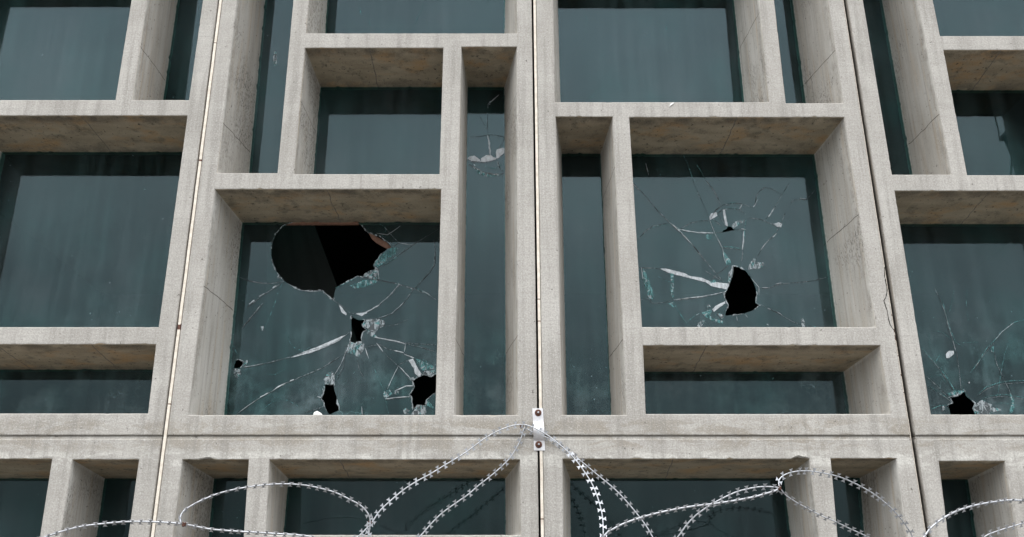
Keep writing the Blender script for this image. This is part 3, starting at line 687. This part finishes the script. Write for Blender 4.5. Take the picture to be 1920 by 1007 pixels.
# cream strips in the vertical joints
def strip_in_joint(i, off, wd, y, name, label, rust=()):
    bm = bmesh.new(); n = 1100; prev = None
    for k in range(n + 1):
        z = .12 + (5.3 - .12) * k / n; x = jxz(i, z) + off + .0006 * noise.noise(Vector((i, 0, z * 9)))
        yy = y + .0012 * noise.noise(Vector((i + 4, 0, z * 6)))
        row = [bm.verts.new(c) for c in ((x - wd/2, yy + .012, z), (x - wd/2, yy + .001, z), (x - wd/2 + .001, yy, z), (x + wd/2 - .001, yy, z), (x + wd/2, yy + .001, z), (x + wd/2, yy + .012, z))]
        if prev:
            for j in range(5):
                f = bm.faces.new((prev[j], prev[j+1], row[j+1], row[j]))
                for ry, rl in rust:
                    if abs(z - at(1000, ry).z) < rl * (1 + .6 * noise.noise(Vector((j * 3, 0, z * 90)))): f.material_index = 1
        prev = row
    o = link(name, bm, [M_CREAM, M_RUST], building); o['label'] = label
strip_in_joint(1, .0034, .0122, -.0015, 'joint_strip', 'cream joint strip with rust flecks, left of the large round hole', ((612, .013), (756, .002), (80, .002), (300, .003)))
strip_in_joint(2, .0036, .0120, -.0010, 'joint_strip', 'cream joint strip running under the steel bracket', ((601, .0022), (972, .0012), (560, .001)))
strip_in_joint(3, -.0100, .0024, .002, 'joint_strip', 'thin cream joint strip with rust beside the wall crack', ((590, .004), (618, .009), (632, .012), (735, .003), (666, .002), (702, .003)))

# body of the building behind and above the panels
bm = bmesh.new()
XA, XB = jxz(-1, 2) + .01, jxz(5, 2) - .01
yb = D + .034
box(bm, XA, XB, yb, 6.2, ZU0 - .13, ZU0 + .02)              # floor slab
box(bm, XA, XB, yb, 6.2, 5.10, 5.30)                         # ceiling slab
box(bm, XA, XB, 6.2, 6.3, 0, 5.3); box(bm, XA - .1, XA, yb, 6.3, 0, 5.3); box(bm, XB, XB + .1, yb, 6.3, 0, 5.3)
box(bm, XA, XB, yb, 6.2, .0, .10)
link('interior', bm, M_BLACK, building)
bm = bmesh.new(); box(bm, XA - .1, XB + .1, -.0, 6.35, 5.312, 5.95); link('parapet', bm, M_PLAIN, building)
bm = bmesh.new(); box(bm, XA, XB, .0, D + .02, 0, .108); link('plinth', bm, M_PLAIN, building)
for xa, xb in ((XA - .1, XA - .004), (XB + .004, XB + .1)):
    bm = bmesh.new(); box(bm, xa, xb, 0, yb - .002, 0, 5.3); link('end_wall', bm, M_PLAIN, building)
# dark folded curtain inside the big broken window, and the torn lining
bm = bmesh.new(); prev = None
for k in range(60):
    u = k / 59; row = []
    for t_ in (0, .33, .66, 1):
        py = lerp(395, 720, t_); p = at(lerp(500, lerp(580, 700, t_), u), py, .62 + .006 * math.sin(u * 21)); row.append(bm.verts.new(p))
    if prev:
        for j in range(3): bm.faces.new((prev[j], row[j], row[j+1], prev[j+1])).smooth = True
    prev = row
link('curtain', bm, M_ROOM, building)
bm = bmesh.new()
p0, p1 = at(530, 414, D), at(672, 414, D)
zt = at(600, 419.5, D).z
prev = None
for k in range(40):
    u = k / 39; x = lerp(p0.x, p1.x, u); dz = (.0003 + .0015 * noise.noise(Vector((x * 60, 0, 0)))) * min(1, 6 * u, 6 * (1 - u)) 
    row = [bm.verts.new(c) for c in ((x, D + .002, zt + .02), (x, D + .002, zt - dz + .001), (x, D + .02, zt - dz), (x, D + .03, zt + .02))]
    if prev:
        for j in range(3): bm.faces.new((prev[j], row[j], row[j+1], prev[j+1]))
    prev = row
link('window_frame', bm, M_WOOD, building)
bm = bmesh.new()
fl = z6((1236,160),(1290,180),(1340,205),(1390,240),(1440,292),(1400,292),(1350,272),(1300,240),(1262,205))
ov, tris = cdt([(p.x, p.z) for p in fl], [])
f0 = [bm.verts.new((p.x, D + .012 + .03 * (i % 3) * .2, p.y)) for i, p in enumerate(ov)]
f1 = [bm.verts.new((p.x, D + .020 + .03 * (i % 3) * .2, p.y)) for i, p in enumerate(ov)]
for f in tris: bm.faces.new([f0[i] for i in f]); bm.faces.new([f1[i] for i in f][::-1])
for i in range(len(fl)): bm.faces.new((f0[i], f0[(i+1) % len(fl)], f1[(i+1) % len(fl)], f1[i]))
link('torn_lining', bm, M_WOOD, building)

# ---------------------------------------------------------------- steel bracket over the joint crossing
br_o = at(1010, 806)
br = empty('steel_bracket', (br_o.x, 0, br_o.z), 'bright bent steel strap bolted across the joint with two rusty bolts', 'bracket')
bm = bmesh.new(); prof = []
for k in range(41):
    u = k / 40; py = 766 + 79 * u
    bul = 0 if u < .30 else (math.sin(math.pi * min(1, (u - .30) / .46)) ** .8 if u < .76 else 0)
    prof.append((py, -.0035 - .024 * bul, u))
prev = None
for py, y, u in prof:
    xl, xr_ = lerp(998, 1001.2, u), lerp(1018, 1022, u)
    a_, b_ = at(xl, py), at(xr_, py); x0, x1 = a_.x, b_.x
    row = [bm.verts.new(c) for c in ((x0, y + .003, a_.z), (x0, y + .0005, a_.z), (x0 + .0006, y, a_.z), (x1 - .0006, y, b_.z), (x1, y + .0005, b_.z), (x1, y + .003, b_.z))]
    if prev:
        for j in range(6): bm.faces.new((prev[j], prev[(j+1) % 6], row[(j+1) % 6], row[j]))
    else: bm.faces.new(row)
    prev = row
bm.faces.new(prev[::-1]); bmesh.ops.recalc_face_normals(bm, faces=bm.faces)
pl = link('strap', bm, M_PLATE, br, at_loc=None); pl.location = (-br_o.x, 0, -br_o.z)
def disc(bm, c, r, y0, y1, seg, mi=0, bev=.2, rot=0, dome=0):
    rings = []
    for rr, yy in ((r, y0), (r, y0 + (y1 - y0) * .6), (r * (1 - bev), y1)):
        rings.append([bm.verts.new((c.x + rr * math.cos(2*math.pi*k/seg + rot), yy, c.z + rr * math.sin(2*math.pi*k/seg + rot))) for k in range(seg)])
    for a_, b_ in zip(rings, rings[1:]):
        for k in range(seg): bm.faces.new((a_[k], a_[(k+1) % seg], b_[(k+1) % seg], b_[k])).material_index = mi
    bm.faces.new(rings[-1]).material_index = mi
for px, py in ((1009, 774.5), (1010, 834)):
    c = at(px, py)
    bm = bmesh.new(); disc(bm, c, .0148, -.0036, -.0075, 20, 0, .15)
    bolt = link('bolt', bm, [M_RUST], br); bolt.location = (-br_o.x, 0, -br_o.z)
    bm = bmesh.new(); disc(bm, c, .0082, -.0075, -.0150, 6, 0, .12, .3); disc(bm, c, .0042, -.015, -.021, 10, 1, .2)
    nut = link('nut', bm, [M_RUST, M_GALV], bolt)

# ---------------------------------------------------------------- razor wire
def catmull(P, step):
    out = []
    P = [P[0] + (P[0] - P[1])] + P + [P[-1] + (P[-1] - P[-2])]
    for i in range(1, len(P) - 2):
        a, b, c, d_ = P[i-1:i+3]; n = max(2, int((c - b).length / step))
        for k in range(n):
            t = k / n
            out.append(.5 * ((2*b) + (c - a) * t + (2*a - 5*b + 4*c - d_) * t*t + (3*b - a - 3*c + d_) * t**3))
    out.append(P[-2]); return out
def barb_mesh():
    bm = bmesh.new()
    for s in (1, -1):
        o_ = .0022 * s
        pts = [(-.0030 + o_, .0010), (-.0026 + o_, .0050), (-.0066 + o_, .0112), (-.0020 + o_, .0103), (.0022 + o_, .0103), (.0068 + o_, .0115), (.0028 + o_, .0050), (.0032 + o_, .0010)]
        f0 = [bm.verts.new((x * 1.3, s * z * 1.28, -.0003)) for x, z in pts]; f1 = [bm.verts.new((x * 1.3, s * z * 1.28, .0004)) for x, z in pts]
        for q in ((0, 1, 6, 7), (1, 2, 3), (1, 3, 4, 6), (4, 5, 6)):
            bm.faces.new([f0[i] for i in q]); bm.faces.new([f1[i] for i in q][::-1])
        for i in range(8): bm.faces.new((f0[i], f0[(i+1) % 8], f1[(i+1) % 8], f1[i]))
    bmesh.ops.recalc_face_normals(bm, faces=bm.faces)
    me = bpy.data.meshes.new('barb'); bm.to_mesh(me); bm.free(); me.materials.append(M_GALV); return me
BARB = barb_mesh()
G_WIRE = 'runs of razor wire looped in front of the wall'
def wire(pts, d0, d1, label, rad=.0029, roll=(0, 0), bulge=0.0, spacing=.034):
    """pts in pixels; d0..d1 distance in front of the wall face at the two ends"""
    n = len(pts); tot = [0]
    for a, b in zip(pts, pts[1:]): tot.append(tot[-1] + math.hypot(b[0]-a[0], b[1]-a[1]))
    P = [at(x, y, -(lerp(d0, d1, s / tot[-1]) + bulge * math.sin(math.pi * s / tot[-1]))) for (x, y), s in zip(pts, tot)]
    C_ = catmull(P, .008)
    root = empty('razor_wire', P[0], label, 'razor wire', G_WIRE)
    bm = bmesh.new(); C0 = [p - P[0] for p in C_]
    tube(bm, C0, rad, 8)
    link('core_wire', bm, M_GALV, root)
    # barbs
    acc = spacing * .4; cl = Vector((0, -L, EYE)); s = 0; total = sum((b - a).length for a, b in zip(C_, C_[1:]))
    for i in range(1, len(C_)):
        dl = (C_[i] - C_[i-1]).length; acc += dl; s += dl
        if acc >= spacing:
            acc -= spacing
            p = C_[i]; t = (C_[min(i+1, len(C_)-1)] - C_[i-1]).normalized()
            vdir = (cl - p).normalized(); nrm = (vdir - t * vdir.dot(t)).normalized()
            a = R(lerp(roll[0], roll[1], s / total) + random.uniform(-9, 9))
            b = t.cross(nrm); nrm2 = nrm * math.cos(a) + b * math.sin(a); b2 = nrm2.cross(t)
            o = bpy.data.objects.new('barb', BARB); COL.objects.link(o); o.parent = root
            from mathutils import Matrix
            m = Matrix((t, b2, nrm2)).transposed().to_4x4(); m.translation = p - P[0] + nrm2 * rad * .55
            o.matrix_local = m
wire([(-160,1180),(-60,1085),(20,1030),(85,1007),(114,997),(154,987),(193,982),(235,978.5),(268,978),(300,979),(339,982),(362,986),(393,992),(425,995),(456,997),(476,998),(521,1001),(564,1004),(600,1012),(680,1050),(730,1120)],
     .42, .30, 'razor wire crossing low over the left cream joint strip', .0036, (48, 55))
wire([(340,982),(337.5,973),(342,961),(352,952.5),(368,943),(385,935),(414,924),(454,915),(499,909),(537,907.4),(573,910),(607,917),(630,924),(652,934.5),(675,947),(688,960),(694,976),(690.5,1005),(680,1050),(640,1120),(560,1190)],
     .40, .24, 'razor wire arch left of the rusty clip, over the narrow lower window', .0029, (75, 5), -.06)
wire([(560,1090),(620,1045),(670,1007),(686,992),(699.6,976),(713,957),(736,935.6),(758,917.5),(783,901.5),(804.5,890),(841,868),(866,853),(890,836),(912,820),(937,806.6),(961.5,798),(977,796),(991,798),(1008,805.4),(1025,815),(1045,830),(1064.5,847),(1081.6,865.5),(1096,885),(1108.6,904.7),(1118.4,926.8),(1124.6,946.4),(1129.5,968.5),(1131,995.4),(1130,1030),(1110,1090),(1060,1160)],
     .20, .30, 'razor wire passing in front of the steel bracket, peaking at the dark clip', .0026, (10, -8), -.18)
wire([(690,1090),(740,1045),(780,1012),(790,1003),(809.4,981),(829,962),(853.6,944),(878,927),(898,909.6),(917,895),(937,878),(956.6,858),(969,838.5),(976,824),(981.6,806.6),(985,803),(998,810),(1010,814.5),(1021.6,818.6),(1037.5,827),(1055,839),(1077,854.4),(1096,870),(1121,891),(1138,904.7),(1157.7,922),(1177,942.7),(1194,963),(1210,984),(1223,1006),(1245,1050),(1280,1130)],
     .10, .12, 'razor wire threaded behind the steel bracket, running down right across the lower window', .0026, (20, 25), -.095)
wire([(1020,1180),(1080,1070),(1134,1003.5),(1148,993),(1169,982),(1194,973),(1225,964),(1256,957),(1287.5,951),(1319,947),(1350,943),(1381,938),(1412.5,932),(1437.5,925),(1454,920),(1461.5,915)],
     .40, .35, 'bright smooth looking razor wire rising right to the clip at the loop', .0038, (38, 60))
wire([(1180,1150),(1225,1065),(1271,1006.7),(1287.5,984),(1304,967),(1325,951.5),(1346,939),(1371,926.5),(1392,919),(1423,913),(1450,913),(1461,915)],
     .27, .35, 'razor wire with broad barbs crossing behind the bright smooth one', .0028, (5, 35))
wire([(1461,914),(1460.3,902),(1467.5,892.5),(1482.5,886),(1502.5,883),(1525,884),(1552.5,889),(1577.5,895.5),(1610,910),(1640,927.5),(1665,947.5),(1685,967.5),(1700,987.5),(1710,1005),(1722,1050),(1725,1120)],
     .35, .12, 'razor wire forming the top of the open loop on the right', .0025, (18, 5))
wire([(1462,914),(1472.5,927.5),(1490,940),(1515,954),(1540,967),(1565,977.5),(1590,989.5),(1615,1001),(1650,1018),(1720,1060),(1790,1130)],
     .35, .16, 'razor wire forming the underside of the open loop on the right', .0022, (45, 10))
wire([(1640,1150),(1700,1050),(1733.7,1005),(1745,990),(1765,974),(1790,960),(1815,951),(1840,945),(1865,941),(1890,938),(1920,939),(1960,945),(2020,970),(2080,1030)],
     .42, .30, 'thick bright razor wire arching out at the lower right corner', .0038, (35, 60))
wire([(1760,1090),(1800,1040),(1845,1007),(1865,997.5),(1890,989.5),(1920,981),(1970,972),(2050,975)],
     .22, .2, 'short run of razor wire just inside the lower right corner', .0027, (30, 30))
def clip(px, py, d_, label, r_=.011):
    p = at(px, py, -d_); bm = bmesh.new()
    for k in (-1, 0, 1):
        ring = [p + Vector((math.cos(a_) * r_ * .62, math.sin(a_) * r_ * .62, k * .0045 + .002 * math.sin(a_ * 2))) for a_ in [2*math.pi*q/14 for q in range(13)]]
        tube(bm, [x - p for x in ring], .0022, 6)
    o = link('wire_clip', bm, M_RUST); o.location = p
    tag(o, label, 'wire clip', 'rusty clips holding the razor wire together')
clip(978.5, 799.5, .045, 'rusty clip at the peak of the wire beside the steel bracket')
clip(693, 981, .225, 'rusty clip where wires meet before the wide lower left window')
clip(345, 983.5, .395, 'rusty clip on the low wire near the left joint strip', .009)
clip(1462, 915, .355, 'small clip at the neck of the open loop on the right', .008)
clip(1132, 1006, .30, 'rusty clip at the bottom edge below the bright smooth wire')

# scraps lying on the ledges
def scrap(poly, y, label):
    pts = [at(x, y_, y) for x, y_ in poly]; c = pts[0].copy(); bm = bmesh.new()
    f0 = [bm.verts.new(p - c) for p in pts]; f1 = [bm.verts.new(p - c + Vector((.001, .006 + .004 * (i % 2), .001))) for i, p in enumerate(pts)]
    bm.faces.new(f0); bm.faces.new(f1[::-1])
    for i in range(len(pts)): bm.faces.new((f0[i], f1[i], f1[(i+1) % len(pts)], f0[(i+1) % len(pts)]))
    bmesh.ops.recalc_face_normals(bm, faces=bm.faces)
    o = link('white_scrap', bm, M_WHITE); o.location = c; tag(o, label, 'scrap')
scrap([(587,777.5),(589,773),(594,770.5),(599,773),(604,777.5)], .02, 'white scrap lying on the ledge under the smashed pane')
scrap([(1255,200),(1257,195),(1263,191.5),(1263,194),(1259,196.5)], -.004, 'tiny white scrap on the ledge over the cracked square window')

# ---------------------------------------------------------------- ground and what stands behind the viewer
bm = bmesh.new()
v = [bm.verts.new(p) for p in ((-600, -600, 0), (600, -600, 0), (600, 600, 0), (-600, 600, 0))]; bm.faces.new(v)
M_GROUND = simple('asphalt_ground', (.17, .165, .155), .95, 0, .6, 4, (.12, .118, .112))
g = link('ground', bm, M_GROUND); tag(g, kind='structure')
bm = bmesh.new()
M_STEEL = simple('painted_mast_steel', (.16, .165, .165), .6)
def bar(bm, a, b, r): tube(bm, [Vector(a), Vector(b)], r * .7, 5)
H, hw = 36.9, 1.3
mast = empty('lattice_mast', (39.9, -60, 0), 'dark steel lattice mast mirrored in the upper right window', 'mast')
for sx in (-1, 1):
    for sy in (-1, 1): bar(bm, (sx*hw, sy*hw, 0), (sx*hw, sy*hw, H), .12)
k = 0
while k * 2.2 < H - 2:
    z0, z1 = k * 2.2, k * 2.2 + 2.2
    for s in (-1, 1):
        bar(bm, (-hw, s*hw, z0), (hw, s*hw, z1), .06); bar(bm, (hw, s*hw, z0), (-hw, s*hw, z1), .06); bar(bm, (-hw, s*hw, z1), (hw, s*hw, z1), .06)
        bar(bm, (s*hw, -hw, z0), (s*hw, hw, z1), .06); bar(bm, (s*hw, hw, z0), (s*hw, -hw, z1), .06)
    k += 1
link('lattice', bm, M_STEEL, mast)
bm = bmesh.new(); box(bm, -1.6, 4.2, -1.6, 1.6, H, H + .25)
for x in (-1.6, -.2, 1.2, 2.6, 4.2):
    bar(bm, (x, 1.6, H), (x, 1.6, H + 5), .07); bar(bm, (x, -1.6, H), (x, -1.6, H + 5), .07)
for a_, b_ in ((-1.6, -.2), (-.2, 1.2), (1.2, 2.6), (2.6, 4.2)):
    bar(bm, (a_, 1.6, H), (b_, 1.6, H + 5), .06); bar(bm, (b_, 1.6, H), (a_, 1.6, H + 5), .06)
box(bm, .2, 4.2, -1.5, 1.5, H + .3, H + 5)
link('platform', bm, M_STEEL, mast)
